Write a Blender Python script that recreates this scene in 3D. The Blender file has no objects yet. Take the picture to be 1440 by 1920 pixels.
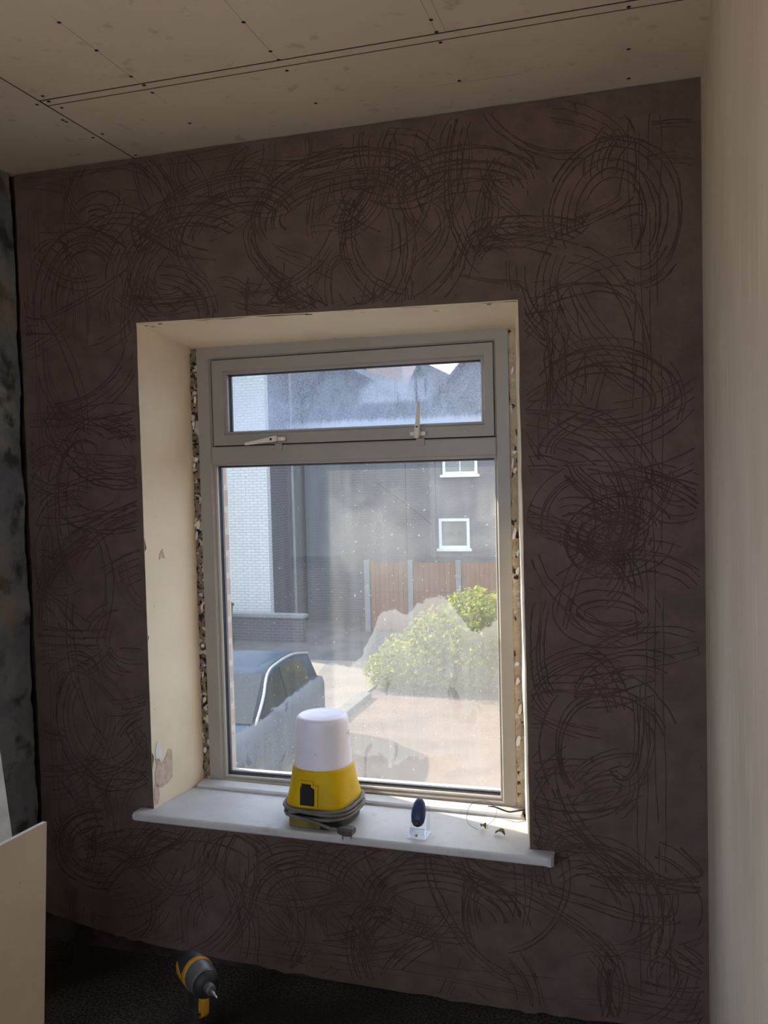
import bpy, bmesh, math, random
from mathutils import Vector, Matrix, noise as mnoise

# ------------------------------------------------------------------ camera
S = bpy.context.scene
COL = S.collection
cam_d = bpy.data.cameras.new('camera'); cam = bpy.data.objects.new('camera', cam_d); COL.objects.link(cam)
cam_d.sensor_fit = 'VERTICAL'; cam_d.sensor_height = 36.0; cam_d.lens = 31.2415
cam_d.clip_start = 0.02; cam_d.clip_end = 500
CR = Vector((0.95843997, 0.28420424, -0.02491534)); CU = Vector((0.01180517, 0.04774958, 0.99878958)); CF = Vector((-0.28504993, 0.95757398, -0.04241002))
cam.matrix_world = Matrix(((CR.x, CU.x, -CF.x, 2.2992), (CR.y, CU.y, -CF.y, -2.3288), (CR.z, CU.z, -CF.z, 1.4555), (0, 0, 0, 1)))
S.camera = cam

# ------------------------------------------------------------------ sky, sun, exposure
SKY = 3.6
w = bpy.data.worlds.new('world'); S.world = w; w.use_nodes = True
bgn = w.node_tree.nodes['Background']
bgn.inputs[0].default_value = (0.82, 0.95, 1.14, 1); bgn.inputs[1].default_value = SKY
sun_d = bpy.data.lights.new('sun', 'SUN'); sun_d.energy = 19.0; sun_d.angle = math.radians(0.6); sun_d.color = (1.0, 0.90, 0.76)
sun = bpy.data.objects.new('sun', sun_d); COL.objects.link(sun)
to_sun = Vector((-0.954, 0.30, 0.60)).normalized()
sun.rotation_euler = to_sun.to_track_quat('Z', 'Y').to_euler(); sun.location = to_sun * 30
def portal(name, loc, sx, sz, toward):
    d = bpy.data.lights.new(name, 'AREA'); d.shape = 'RECTANGLE'; d.size = sx; d.size_y = sz
    d.cycles.is_portal = True
    o = bpy.data.objects.new(name, d); COL.objects.link(o); o.location = loc
    o.rotation_euler = (math.radians(90 if toward > 0 else -90), 0, 0)
    return o
portal('daylight_portal_front', (1.42, 0.44, 1.15), 1.0, 1.46, -1)
portal('daylight_portal_rear', (1.45, -3.12, 1.5), 1.2, 1.3, 1)  # sky sampling through the rear opening added for fill
pl = portal('daylight_portal_side', (.28, -2.11, .9), 1.3, 1.7, 1); pl.rotation_euler = (math.radians(90), 0, math.radians(-90))  # sky sampling through the added side opening
S.view_settings.view_transform = 'Standard'; S.view_settings.look = 'None'
S.view_settings.exposure = 0.0; S.view_settings.gamma = 1.0; S.view_settings.use_curve_mapping = False
S.cycles.max_bounces = 8; S.cycles.diffuse_bounces = 6; S.cycles.transparent_max_bounces = 16
S.cycles.caustics_reflective = False; S.cycles.caustics_refractive = False; S.cycles.sample_clamp_indirect = 4.0
S.cycles.use_denoising = True

rnd = random.Random(7)
# ------------------------------------------------------------------ materials
MATS = {}
def nodes_of(m): return m.node_tree.nodes, m.node_tree.links
def pm(name, c1, c2=None, rough=0.7, scale=8.0, lo=0.4, hi=0.6, bump=0.0, bscale=40.0, metallic=0.0, detail=5.0, stretch=(1, 1, 1), spec=0.3, dist=0.0):
    """noise-mixed principled material with fine relief"""
    m = bpy.data.materials.new(name); m.use_nodes = True; N, L = nodes_of(m)
    b = N['Principled BSDF']; b.inputs['Roughness'].default_value = rough; b.inputs['Metallic'].default_value = metallic
    b.inputs['Specular IOR Level'].default_value = spec
    tc = N.new('ShaderNodeTexCoord'); mp = N.new('ShaderNodeMapping'); mp.inputs['Scale'].default_value = stretch
    L.new(tc.outputs['Object'], mp.inputs['Vector'])
    c2 = c2 or tuple(v * 0.85 for v in c1)
    nz = N.new('ShaderNodeTexNoise'); nz.inputs['Scale'].default_value = scale; nz.inputs['Detail'].default_value = detail; nz.inputs['Distortion'].default_value = dist
    L.new(mp.outputs['Vector'], nz.inputs['Vector'])
    rp = N.new('ShaderNodeValToRGB'); rp.color_ramp.elements[0].position = lo; rp.color_ramp.elements[1].position = hi
    rp.color_ramp.elements[0].color = (*c1, 1); rp.color_ramp.elements[1].color = (*c2, 1)
    L.new(nz.outputs['Fac'], rp.inputs['Fac']); L.new(rp.outputs['Color'], b.inputs['Base Color'])
    if bump > 0:
        n2 = N.new('ShaderNodeTexNoise'); n2.inputs['Scale'].default_value = bscale; n2.inputs['Detail'].default_value = 6
        L.new(mp.outputs['Vector'], n2.inputs['Vector'])
        bp = N.new('ShaderNodeBump'); bp.inputs['Strength'].default_value = bump; bp.inputs['Distance'].default_value = 0.004
        L.new(n2.outputs['Fac'], bp.inputs['Height']); L.new(bp.outputs['Normal'], b.inputs['Normal'])
    MATS[name] = m
    return m
def layer(m, color, scale, lo, hi, amount=1.0, stretch=(1, 1, 1), kind='noise', offset=(0, 0, 0), detail=4.0):
    """lay another stain colour over a pm() material"""
    N, L = nodes_of(m); b = N['Principled BSDF']; src = b.inputs['Base Color'].links[0].from_socket
    tc = N.new('ShaderNodeTexCoord'); mp = N.new('ShaderNodeMapping'); mp.inputs['Scale'].default_value = stretch; mp.inputs['Location'].default_value = offset
    L.new(tc.outputs['Object'], mp.inputs['Vector'])
    if kind == 'noise':
        t = N.new('ShaderNodeTexNoise'); t.inputs['Scale'].default_value = scale; t.inputs['Detail'].default_value = detail; o = t.outputs['Fac']
    else:
        t = N.new('ShaderNodeTexVoronoi'); t.inputs['Scale'].default_value = scale; o = t.outputs['Distance']
    L.new(mp.outputs['Vector'], t.inputs['Vector'])
    mr = N.new('ShaderNodeMapRange'); mr.inputs['From Min'].default_value = lo; mr.inputs['From Max'].default_value = hi; mr.inputs['To Max'].default_value = amount
    L.new(o, mr.inputs['Value'])
    mx = N.new('ShaderNodeMix'); mx.data_type = 'RGBA'; mx.inputs['B'].default_value = (*color, 1)
    L.new(mr.outputs['Result'], mx.inputs['Factor']); L.new(src, mx.inputs['A']); L.new(mx.outputs['Result'], b.inputs['Base Color'])
    return m

M_scratch_coat = layer(pm('scratch_coat', (0.088, 0.060, 0.049), (0.118, 0.084, 0.070), 0.75, 14, .36, .64, .9, 45, detail=8), (0.068, 0.042, 0.033), 2.2, .52, .70, .6)
M_groove = pm('wet_shaded_groove', (0.050, 0.028, 0.021), (0.070, 0.042, 0.033), 0.7, 12, bump=.3, bscale=90)  # dark for wet render and for groove shade, both put into the colour
M_brick_gap = pm('old_masonry', (0.05, 0.035, 0.03), (0.02, 0.015, 0.013), 0.95, 15, bump=.8)
M_skim = layer(pm('dry_skim', (0.48, 0.41, 0.33), (0.38, 0.315, 0.245), 0.65, 4.0, .35, .7, .12, 30, stretch=(1, 1, .45)), (0.56, 0.50, 0.42), 16, .56, .74, .5, (1, 1.6, .28))
M_oldwall = layer(layer(pm('stripped_wall', (0.26, 0.26, 0.26), (0.14, 0.155, 0.20), 0.85, 7, .35, .65, .9, 25, dist=.6), (0.045, 0.05, 0.055), 9, .54, .64, .9), (0.30, 0.23, 0.14), 4.2, .56, .68, .75, offset=(3, 1, 2))
M_board = layer(layer(pm('ceiling_plasterboard', (0.56, 0.485, 0.40), (0.52, 0.45, 0.37), 0.85, 2.5, .3, .7, .05, 60), (0.33, 0.28, 0.23), 20, .615, .70, .55, (1, 1, 1), offset=(1.3, .4, 0)), (0.45, 0.385, 0.32), 5, .56, .75, .5)
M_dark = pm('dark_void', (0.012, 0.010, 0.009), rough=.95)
M_seam_shade = pm('board_edge_shade', (0.07, 0.05, 0.035), rough=.9)  # board edges coloured dark so the ceiling joints read as shadow lines
M_screw = pm('black_screw', (0.02, 0.02, 0.022), rough=.5, metallic=.4)
M_pencil = pm('pencil_mark', (0.30, 0.255, 0.21), rough=.9)
M_reveal = layer(layer(pm('cream_reveal', (0.78, 0.68, 0.52), (0.72, 0.62, 0.46), 0.7, 5, .35, .7, .12, 30), (0.62, 0.51, 0.36), 3.0, .58, .74, .5, offset=(4, 2, 0)), (0.42, 0.34, 0.25), 34, .72, .76, .7)
M_bare = pm('bare_pink_plaster', (0.50, 0.36, 0.29), (0.58, 0.46, 0.38), .85, 60, bump=.3)
M_filler = pm('white_filler', (0.72, 0.70, 0.68), rough=.8, bump=.2)
M_mortar = layer(layer(pm('exposed_mortar', (0.30, 0.225, 0.16), (0.17, 0.125, 0.09), 0.95, 40, .35, .65, 1.0, 120, detail=8), (0.03, 0.022, 0.018), 70, .52, .56, 1.0), (0.62, 0.56, 0.48), 34, .56, .59, .9, offset=(.3, .7, .2))
M_mortar2 = layer(layer(pm('plaster_crust', (0.50, 0.41, 0.30), (0.40, 0.32, 0.23), 0.95, 30, .35, .65, .8, 90, detail=8), (0.05, 0.036, 0.028), 55, .60, .64, 1.0, (1, 1, .6)), (0.62, 0.56, 0.46), 30, .60, .64, .8, offset=(.3, .7, .2))
M_upvc = layer(pm('white_upvc', (0.31, 0.285, 0.25), (0.285, 0.262, 0.23), 0.38, 6, bump=.02, spec=.4), (0.45, 0.39, 0.31), 30, .70, .80, .5)
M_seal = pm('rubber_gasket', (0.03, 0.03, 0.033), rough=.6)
M_spacer = pm('spacer_aluminium', (0.10, 0.105, 0.12), rough=.55)
M_handle = pm('white_handle', (0.80, 0.76, 0.70), rough=.35)
M_sill = layer(layer(pm('white_sill', (0.52, 0.525, 0.55), (0.47, 0.475, 0.50), 0.45, 9, bump=.04), (0.36, 0.35, 0.345), 30, .58, .72, .5), (0.60, 0.50, 0.38), 11, .62, .75, .35, offset=(2, 2, 0))
M_carpet = layer(pm('dark_carpet', (0.085, 0.072, 0.062), (0.018, 0.015, 0.014), 1.0, 130, .4, .6, 1.0, 420), (0.012, 0.011, 0.011), 2.3, .45, .65, .8)
M_pb_face = layer(pm('board_paper_face', (0.47, 0.37, 0.275), (0.42, 0.33, 0.245), 0.85, 5, .35, .7, .06, 120), (0.30, 0.22, 0.16), 60, .70, .76, .5)
M_pb_edge = pm('board_gypsum_edge', (0.88, 0.87, 0.86), (0.80, 0.79, 0.78), .9, 30, bump=.2)
M_strt = pm('straightedge_white', (0.66, 0.64, 0.60), (0.54, 0.52, 0.48), .5, 14)
M_lampw = layer(pm('lamp_diffuser', (0.79, 0.77, 0.90), (0.73, 0.71, 0.84), .3, 10, spec=.5), (0.25, 0.22, 0.24), 34, .67, .72, .6)
M_lampw.node_tree.nodes['Principled BSDF'].inputs['Subsurface Weight'].default_value = 0.0
M_yellow = layer(pm('lamp_yellow', (0.62, 0.42, 0.006), (0.54, 0.355, 0.005), .45, 12, spec=.2), (0.22, 0.15, 0.03), 26, .64, .74, .6)
M_black = pm('black_plastic', (0.014, 0.014, 0.016), rough=.45)
M_cable = pm('grey_cable', (0.16, 0.15, 0.14), (0.12, 0.11, 0.105), .6, 30)
M_plug = pm('plug_dark_grey', (0.085, 0.08, 0.078), rough=.5)
M_foot = pm('lamp_foot_olive', (0.20, 0.155, 0.03), (0.12, 0.095, 0.03), .6, 20)
M_pin = pm('plug_pin_brass', (0.45, 0.36, 0.22), rough=.35, metallic=.8)
M_drv_y = pm('driver_yellow', (0.52, 0.27, 0.02), (0.42, 0.21, 0.015), .5, 30)
M_drv_g = pm('driver_gearcase', (0.15, 0.155, 0.17), (0.11, 0.11, 0.12), .42, 30, metallic=.4)
M_drv_k = pm('driver_black', (0.035, 0.036, 0.04), (0.02, 0.02, 0.022), .55, 30)
M_steel = pm('steel_bit', (0.55, 0.54, 0.52), rough=.3, metallic=.9)
M_blue = pm('navy_plastic', (0.03, 0.05, 0.13), rough=.4)
M_leafdry = pm('dry_leaf', (0.13, 0.12, 0.03), (0.07, 0.06, 0.02), .8, 80)
M_grout = pm('crumb', (0.38, 0.31, 0.24), rough=.95)
# exterior
M_wbrick = None
def brickmat(name, c1, c2, mortar, sc=1.0, bump=.5):
    m = bpy.data.materials.new(name); m.use_nodes = True; N, L = nodes_of(m); b = N['Principled BSDF']; b.inputs['Roughness'].default_value = .85
    tc = N.new('ShaderNodeTexCoord'); sp = N.new('ShaderNodeSeparateXYZ'); cb = N.new('ShaderNodeCombineXYZ'); ad = N.new('ShaderNodeMath')
    L.new(tc.outputs['Object'], sp.inputs[0]); ad.operation = 'ADD'; L.new(sp.outputs['X'], ad.inputs[0]); L.new(sp.outputs['Y'], ad.inputs[1])
    L.new(ad.outputs[0], cb.inputs['X']); L.new(sp.outputs['Z'], cb.inputs['Y'])
    br = N.new('ShaderNodeTexBrick'); br.inputs['Color1'].default_value = (*c1, 1); br.inputs['Color2'].default_value = (*c2, 1); br.inputs['Mortar'].default_value = (*mortar, 1)
    br.inputs['Scale'].default_value = sc; br.inputs['Brick Width'].default_value = .225; br.inputs['Row Height'].default_value = .075; br.inputs['Mortar Size'].default_value = .011
    L.new(cb.outputs[0], br.inputs['Vector']); L.new(br.outputs['Color'], b.inputs['Base Color'])
    bp = N.new('ShaderNodeBump'); bp.inputs['Strength'].default_value = bump; bp.inputs['Distance'].default_value = .01; bp.invert = True
    L.new(br.outputs['Fac'], bp.inputs['Height']); L.new(bp.outputs['Normal'], b.inputs['Normal'])
    return m
M_wbrick = brickmat('white_painted_brick', (0.44, 0.45, 0.44), (0.40, 0.41, 0.40), (0.30, 0.305, 0.305))
M_dbrick = brickmat('dark_brick', (0.050, 0.045, 0.058), (0.036, 0.034, 0.045), (0.085, 0.08, 0.09))
M_hbrick = brickmat('grey_brick', (0.060, 0.064, 0.078), (0.050, 0.054, 0.066), (0.08, 0.084, 0.095))
M_pinkbrick = brickmat('pink_brick', (0.40, 0.25, 0.21), (0.35, 0.22, 0.19), (0.42, 0.36, 0.32))
M_jamb = brickmat('jamb_brick', (0.42, 0.30, 0.24), (0.36, 0.25, 0.2), (0.48, 0.42, 0.36))
M_slate = pm('roof_slate', (0.045, 0.05, 0.065), (0.035, 0.038, 0.05), .7, 8)
M_wframe = pm('white_window_frame', (0.62, 0.65, 0.72), rough=.5)
M_farglass = pm('far_glass', (0.10, 0.115, 0.11), (0.06, 0.07, 0.07), .15, 3)
M_blind = pm('grey_blind', (0.20, 0.215, 0.19), (0.16, 0.17, 0.15), .7, 2)
M_fence = pm('brown_fence_board', (0.17, 0.085, 0.048), (0.13, 0.064, 0.036), .85, 9, bump=.3, bscale=20, stretch=(8, 8, 1))
M_post = pm('grey_fence_post', (0.17, 0.175, 0.185), rough=.85)
M_road = pm('lane_tarmac', (0.085, 0.082, 0.085), (0.06, 0.058, 0.06), .95, 1.5)
M_pink = layer(pm('pink_paving', (0.135, 0.094, 0.074), (0.108, 0.074, 0.058), .9, 2.5, .35, .65, .3, 20), (0.065, 0.045, 0.035), 1.1, .50, .66, .6)
M_kerb = pm('concrete_kerb', (0.13, 0.125, 0.12), (0.10, 0.097, 0.093), .9, 9)
M_pale = pm('pale_concrete', (0.18, 0.15, 0.128), (0.15, 0.124, 0.105), .9, 1.5)
M_bounce = pm('pale_bounce_ground', (0.60, 0.54, 0.46), (0.55, 0.49, 0.42), .9, 1.0)  # kept pale so the added ground throws daylight onto the ceiling
M_leaf = pm('bush_leaf', (0.20, 0.225, 0.04), (0.085, 0.115, 0.022), .55, 6)
def leafy(m, col):
    N, L = nodes_of(m); b = N['Principled BSDF']; out = [n for n in N if n.type == 'OUTPUT_MATERIAL'][0]
    t = N.new('ShaderNodeBsdfTranslucent'); t.inputs[0].default_value = (*col, 1); mx = N.new('ShaderNodeMixShader'); mx.inputs[0].default_value = .45
    L.new(b.outputs[0], mx.inputs[1]); L.new(t.outputs[0], mx.inputs[2]); L.new(mx.outputs[0], out.inputs[0])
leafy(M_leaf, (0.26, 0.285, 0.035))
M_stem = pm('bush_stem', (0.10, 0.075, 0.05), rough=.9)
M_carpaint = pm('blue_car_paint', (0.016, 0.034, 0.062), rough=.3, spec=.15)
M_carglass = pm('car_glass', (0.015, 0.017, 0.02), rough=.08, spec=.4)
M_tyre = pm('tyre', (0.02, 0.02, 0.02), rough=.9)
M_rim = pm('alloy_rim', (0.35, 0.35, 0.36), rough=.35, metallic=.6)
M_headl = pm('headlamp_glass', (0.5, 0.5, 0.5), rough=.15)
M_clear = bpy.data.materials.new('clear_plastic'); M_clear.use_nodes = True
def thin_glass(m, tint=(1, 1, 1), gloss=.06, rough=.05):
    N, L = nodes_of(m)
    for n in list(N):
        if n.type != 'OUTPUT_MATERIAL': N.remove(n)
    out = [n for n in N if n.type == 'OUTPUT_MATERIAL'][0]
    t = N.new('ShaderNodeBsdfTransparent'); t.inputs[0].default_value = (*tint, 1)
    g = N.new('ShaderNodeBsdfGlossy'); g.inputs['Roughness'].default_value = rough
    mx = N.new('ShaderNodeMixShader'); mx.inputs[0].default_value = gloss
    L.new(t.outputs[0], mx.inputs[1]); L.new(g.outputs[0], mx.inputs[2]); L.new(mx.outputs[0], out.inputs[0])
thin_glass(M_clear, (.93, .94, .96), .14, .12)
M_glass = bpy.data.materials.new('window_glass'); M_glass.use_nodes = True; thin_glass(M_glass, (.985, .99, .99), .003, .02)

def film(name, build, col):
    """dried dirt / condensation on the outside of a pane: partly see-through, partly a light-scattering layer"""
    m = bpy.data.materials.new(name); m.use_nodes = True; N, L = nodes_of(m)
    for n in list(N):
        if n.type != 'OUTPUT_MATERIAL': N.remove(n)
    out = [n for n in N if n.type == 'OUTPUT_MATERIAL'][0]
    tc = N.new('ShaderNodeTexCoord'); sp = N.new('ShaderNodeSeparateXYZ'); L.new(tc.outputs['Object'], sp.inputs[0])
    def nz(scale, stretch=(1, 1, 1), detail=5.0, dist=0.0, off=(0, 0, 0)):
        mp = N.new('ShaderNodeMapping'); mp.inputs['Scale'].default_value = stretch; mp.inputs['Location'].default_value = off
        L.new(tc.outputs['Object'], mp.inputs[0]); t = N.new('ShaderNodeTexNoise'); t.inputs['Scale'].default_value = scale; t.inputs['Detail'].default_value = detail; t.inputs['Distortion'].default_value = dist
        L.new(mp.outputs[0], t.inputs['Vector']); return t.outputs['Fac']
    def mth(op, a, b=0.0, c=None, clamp=False):
        n = N.new('ShaderNodeMath'); n.operation = op; n.use_clamp = clamp
        for i, v in enumerate((a, b) if c is None else (a, b, c)):
            if isinstance(v, (int, float)): n.inputs[i].default_value = v
            else: L.new(v, n.inputs[i])
        return n.outputs[0]
    def rng(v, a, b, c=0.0, d=1.0, smooth=False):
        n = N.new('ShaderNodeMapRange'); n.interpolation_type = 'SMOOTHSTEP' if smooth else 'LINEAR'
        for i, k in zip((1, 2, 3, 4), (a, b, c, d)): n.inputs[i].default_value = k
        L.new(v, n.inputs[0]); return n.outputs[0]
    def curve(v, pts, a, b):
        n = N.new('ShaderNodeFloatCurve'); cm = n.mapping.curves[0]
        q = [((x - a) / (b - a), z) for x, z in pts]
        cm.points[0].location = q[0]; cm.points[1].location = q[-1]
        for u in q[1:-1]: cm.points.new(*u)
        n.mapping.update(); L.new(rng(v, a, b), n.inputs['Value']); return n.outputs[0]
    fac = build(sp.outputs['X'], sp.outputs['Z'], nz, mth, rng, curve)
    fac = mth('MINIMUM', mth('MAXIMUM', fac, 0.02), 0.96)
    t = N.new('ShaderNodeBsdfTransparent')
    tl = N.new('ShaderNodeBsdfTranslucent'); tl.inputs[0].default_value = (*col, 1)
    df = N.new('ShaderNodeBsdfDiffuse'); df.inputs[0].default_value = (0.5, 0.49, 0.47, 1)
    m1 = N.new('ShaderNodeMixShader'); m1.inputs[0].default_value = .25; L.new(tl.outputs[0], m1.inputs[1]); L.new(df.outputs[0], m1.inputs[2])
    mx = N.new('ShaderNodeMixShader'); L.new(fac, mx.inputs[0]); L.new(t.outputs[0], mx.inputs[1]); L.new(m1.outputs[0], mx.inputs[2])
    L.new(mx.outputs[0], out.inputs[0]); return m
def lower_film(X, Z, nz, mth, rng, curve):
    big = nz(5.5, dist=.8); fine = nz(170, (1, 1, .8), 6); streak = nz(38, (1, 1, .045), 4, off=(2, 0, 5)); blot = nz(26, (1, 1, 1), 5, .5)
    # wiped swathes: clearer at left and in the middle, smeared right of centre
    xs = mth('ADD', X, mth('MULTIPLY', mth('SUBTRACT', big, .5), .16))
    zs = mth('ADD', Z, mth('MULTIPLY', mth('SUBTRACT', blot, .5), .10))
    f = mth('ADD', .17, mth('MULTIPLY', rng(xs, 1.31, 1.36, 0, 1, True), .05))
    # cloudy smear under the transom
    cloud = mth('MULTIPLY', rng(xs, 1.30, 1.42, 0, 1, True), mth('MULTIPLY', rng(zs, 1.44, 1.36, 0, 1, True), rng(zs, 1.02, 1.28, 0, 1, True)))
    f = mth('ADD', f, mth('MULTIPLY', cloud, mth('ADD', .03, mth('MULTIPLY', rng(big, .40, .60), .20))))
    # drip-edged crust on the lower part
    edge = curve(X, [(.96, .60), (1.28, .82), (1.32, .86), (1.40, .86), (1.46, .94), (1.51, 1.03), (1.58, 1.03), (1.63, 1.06), (1.69, 1.08), (1.75, 1.02), (1.80, .98), (1.85, 1.0), (1.90, 1.06)], .96, 1.90)
    crust = rng(mth('SUBTRACT', mth('ADD', Z, mth('MULTIPLY', mth('SUBTRACT', blot, .5), .05)), edge), .002, -.005, 0, 1, True)
    f = mth('ADD', f, mth('MULTIPLY', crust, .24))
    low = rng(zs, .82, .50, 0, 1, True)
    f = mth('ADD', f, mth('MULTIPLY', low, mth('MULTIPLY', rng(xs, 1.05, 1.5, .55, 1), .06)))
    # left white bloom
    f = mth('ADD', f, mth('MULTIPLY', rng(xs, 1.18, 1.02, 0, 1, True), .07))
    # wiped spots where the dirt has gone
    wipe = mth('MULTIPLY', rng(nz(9, (1.6, 1, .7), 5, 1.2, (7, 0, 3)), .60, .66, 0, 1, True), rng(Z, .85, .80, 0, 1))
    f = mth('SUBTRACT', f, mth('MULTIPLY', wipe, .20))
    rim = mth('MULTIPLY', crust, rng(mth('SUBTRACT', edge, Z), 0.0, .07, 1, 0, True)); f = mth('ADD', f, mth('MULTIPLY', rim, .12))
    foot = mth('MULTIPLY', rng(mth('ADD', Z, mth('MULTIPLY', mth('SUBTRACT', nz(8, (1, 1, 1), 5, .8, (4, 0, 6)), .5), .18)), .575, .565, 0, 1, True), mth('MULTIPLY', rng(X, 1.36, 1.42), rng(X, 1.78, 1.72))); f = mth('SUBTRACT', f, mth('MULTIPLY', foot, .17))
    f = mth('ADD', f, mth('MULTIPLY', mth('SUBTRACT', fine, .5), .10))
    f = mth('ADD', f, mth('MULTIPLY', mth('SUBTRACT', streak, .5), .24))
    speck = rng(nz(95, (1, 1, 1), 1, 0, (1, 0, 9)), .70, .73)
    return mth('ADD', f, mth('MULTIPLY', speck, .4))
def upper_film(X, Z, nz, mth, rng, curve):
    big = nz(7, dist=.6, off=(3, 0, 0)); grain = nz(210, (1, 1, .7), 3, .4); mid = nz(60, (1, 1, .5), 4, 1.0)
    f = mth('ADD', .40, mth('MULTIPLY', mth('SUBTRACT', grain, .5), .75))
    f = mth('ADD', f, mth('MULTIPLY', mth('SUBTRACT', mid, .5), .35))
    f = mth('ADD', f, mth('MULTIPLY', mth('SUBTRACT', big, .5), .45))
    f = mth('ADD', f, mth('MULTIPLY', rng(mth('ADD', X, mth('MULTIPLY', mid, .2)), 1.36, 1.18, 0, 1, True), .14))
    patch = mth('MULTIPLY', rng(mth('ADD', X, mth('MULTIPLY', mth('SUBTRACT', big, .5), .2)), 1.42, 1.50, 0, 1, True), rng(X, 1.72, 1.60, 0, 1, True))
    patch = mth('MULTIPLY', patch, mth('MULTIPLY', rng(Z, 1.665, 1.685, 0, 1, True), rng(Z, 1.76, 1.73, 0, 1, True)))
    f = mth('ADD', f, mth('MULTIPLY', patch, .40))
    drip = mth('MULTIPLY', patch, mth('MULTIPLY', rng(nz(62, (1, 1, .05), 2, 0, (5, 0, 2)), .50, .58, 0, 1), rng(X, 1.54, 1.58)))
    f = mth('SUBTRACT', f, mth('MULTIPLY', drip, .60))
    frost = rng(mth('ADD', Z, mth('MULTIPLY', mth('SUBTRACT', nz(120, (1, 1, .1), 3), .5), .02)), 1.634, 1.612, 0, 1, True)
    return mth('ADD', f, mth('MULTIPLY', frost, mth('MULTIPLY', rng(X, 1.15, 1.4), .6)))
M_film_low = film('dried_dirt_film', lower_film, (0.37, 0.365, 0.345))
M_film_up = film('condensation_film', upper_film, (0.46, 0.53, 0.66))

# ------------------------------------------------------------------ geometry helpers
def link(name, bm, m, parent=None, smooth=False):
    me = bpy.data.meshes.new(name); bmesh.ops.recalc_face_normals(bm, faces=bm.faces[:]); bm.to_mesh(me); bm.free()
    if smooth:
        for p in me.polygons: p.use_smooth = True
    for q in (m if isinstance(m, (list, tuple)) else [m]): me.materials.append(q)
    o = bpy.data.objects.new(name, me); COL.objects.link(o)
    if parent: o.parent = parent
    return o
def share(name, o, parent, loc=(0, 0, 0), rot=(0, 0, 0), scale=(1, 1, 1)):
    c = bpy.data.objects.new(name, o.data); COL.objects.link(c); c.parent = parent; c.location = loc; c.rotation_euler = rot; c.scale = scale
    return c
def tag(o, label=None, cat=None, group=None, kind=None):
    for k, v in (('label', label), ('category', cat), ('group', group), ('kind', kind)):
        if v: o[k] = v
    return o
def thing(name, label, cat, loc=(0, 0, 0), rot=(0, 0, 0), group=None, kind=None):
    o = bpy.data.objects.new(name, None); o.empty_display_size = .05; COL.objects.link(o); o.location = loc; o.rotation_euler = rot
    return tag(o, label, cat, group, kind)
def box(bm, a, b, bev=0.0, seg=2, mi=0):
    r = bmesh.ops.create_cube(bm, size=1.0); vs = r['verts']
    for v in vs: v.co = Vector([a[i] + (v.co[i] + .5) * (b[i] - a[i]) for i in range(3)])
    fs = {f for v in vs for f in v.link_faces}
    for f in fs: f.material_index = mi
    if bev > 0:
        es = list({e for v in vs for e in v.link_edges}); bmesh.ops.bevel(bm, geom=es, offset=bev, segments=seg, affect='EDGES', profile=.5)
    return vs
def mk(name, a, b, m, parent=None, bev=0.0, seg=2):
    bm = bmesh.new(); box(bm, a, b, bev, seg); return link(name, bm, m, parent)
def loft(bm, rings, close=True, cap=True):
    R = [[bm.verts.new(p) for p in r] for r in rings]; n = len(R[0])
    for i in range(len(R) - 1):
        for j in range(n if close else n - 1):
            k = (j + 1) % n; bm.faces.new((R[i][j], R[i][k], R[i + 1][k], R[i + 1][j]))
    if cap and close:
        bm.faces.new(R[0][::-1]); bm.faces.new(R[-1])
    return R
def lathe(bm, prof, n=32, c=(0, 0, 0)):
    loft(bm, [[(c[0] + r * math.cos(2 * math.pi * j / n), c[1] + r * math.sin(2 * math.pi * j / n), c[2] + z) for j in range(n)] for r, z in prof])
def frame_at(t):
    up = Vector((0, 0, 1)) if abs(t.z) < .95 else Vector((1, 0, 0)); a = t.cross(up).normalized(); return a, t.cross(a).normalized()
def tube(bm, pts, r, n=8, cap=True):
    pts = [Vector(p) for p in pts]; rings = []
    rr = r if isinstance(r, (list, tuple)) else [r] * len(pts); pa = None
    for i, p in enumerate(pts):
        t = (pts[min(i + 1, len(pts) - 1)] - pts[max(i - 1, 0)]).normalized()
        if pa is None: a, b = frame_at(t)
        else: a = (pa - t * pa.dot(t)).normalized(); b = t.cross(a)
        pa = a; rings.append([p + (a * math.cos(2 * math.pi * k / n) + b * math.sin(2 * math.pi * k / n)) * rr[i] for k in range(n)])
    loft(bm, rings, cap=cap)
def prism(bm, poly, holes, to3, depth):
    """fill a 2-D polygon with holes and extrude it; to3(u, v, d) maps to 3-D"""
    edges = []
    for lp in [poly] + holes:
        vs = [bm.verts.new(to3(u, v, 0)) for u, v in lp]
        edges += [bm.edges.new((vs[i], vs[(i + 1) % len(vs)])) for i in range(len(vs))]
    r = bmesh.ops.triangle_fill(bm, edges=edges, use_beauty=True); fs = [g for g in r['geom'] if isinstance(g, bmesh.types.BMFace)]
    if depth:
        e = bmesh.ops.extrude_face_region(bm, geom=fs); dv = Vector(to3(0, 0, depth)) - Vector(to3(0, 0, 0))
        for v in e['geom']:
            if isinstance(v, bmesh.types.BMVert): v.co += dv
def smooth_pts(pts, n=6):
    P = [Vector(p) for p in pts]; P = [P[0] * 2 - P[1]] + P + [P[-1] * 2 - P[-2]]; out = []
    for i in range(1, len(P) - 2):
        for k in range(n):
            t = k / n; a, b, c, d = P[i - 1], P[i], P[i + 1], P[i + 2]
            out.append(.5 * ((2 * b) + (c - a) * t + (2 * a - 5 * b + 4 * c - d) * t * t + (3 * b - a - 3 * c + d) * t ** 3))
    out.append(P[-2]); return out
def nzv(x, y=0.0, z=0.0): return mnoise.noise(Vector((x, y, z)))

# ------------------------------------------------------------------ room shell
XL, XR, ZC, YR = 0.446, 2.433, 2.40, -3.0
WL, WR, WB, WT = 0.858, 1.984, 0.455, 1.905      # plaster opening in the window wall
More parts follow.
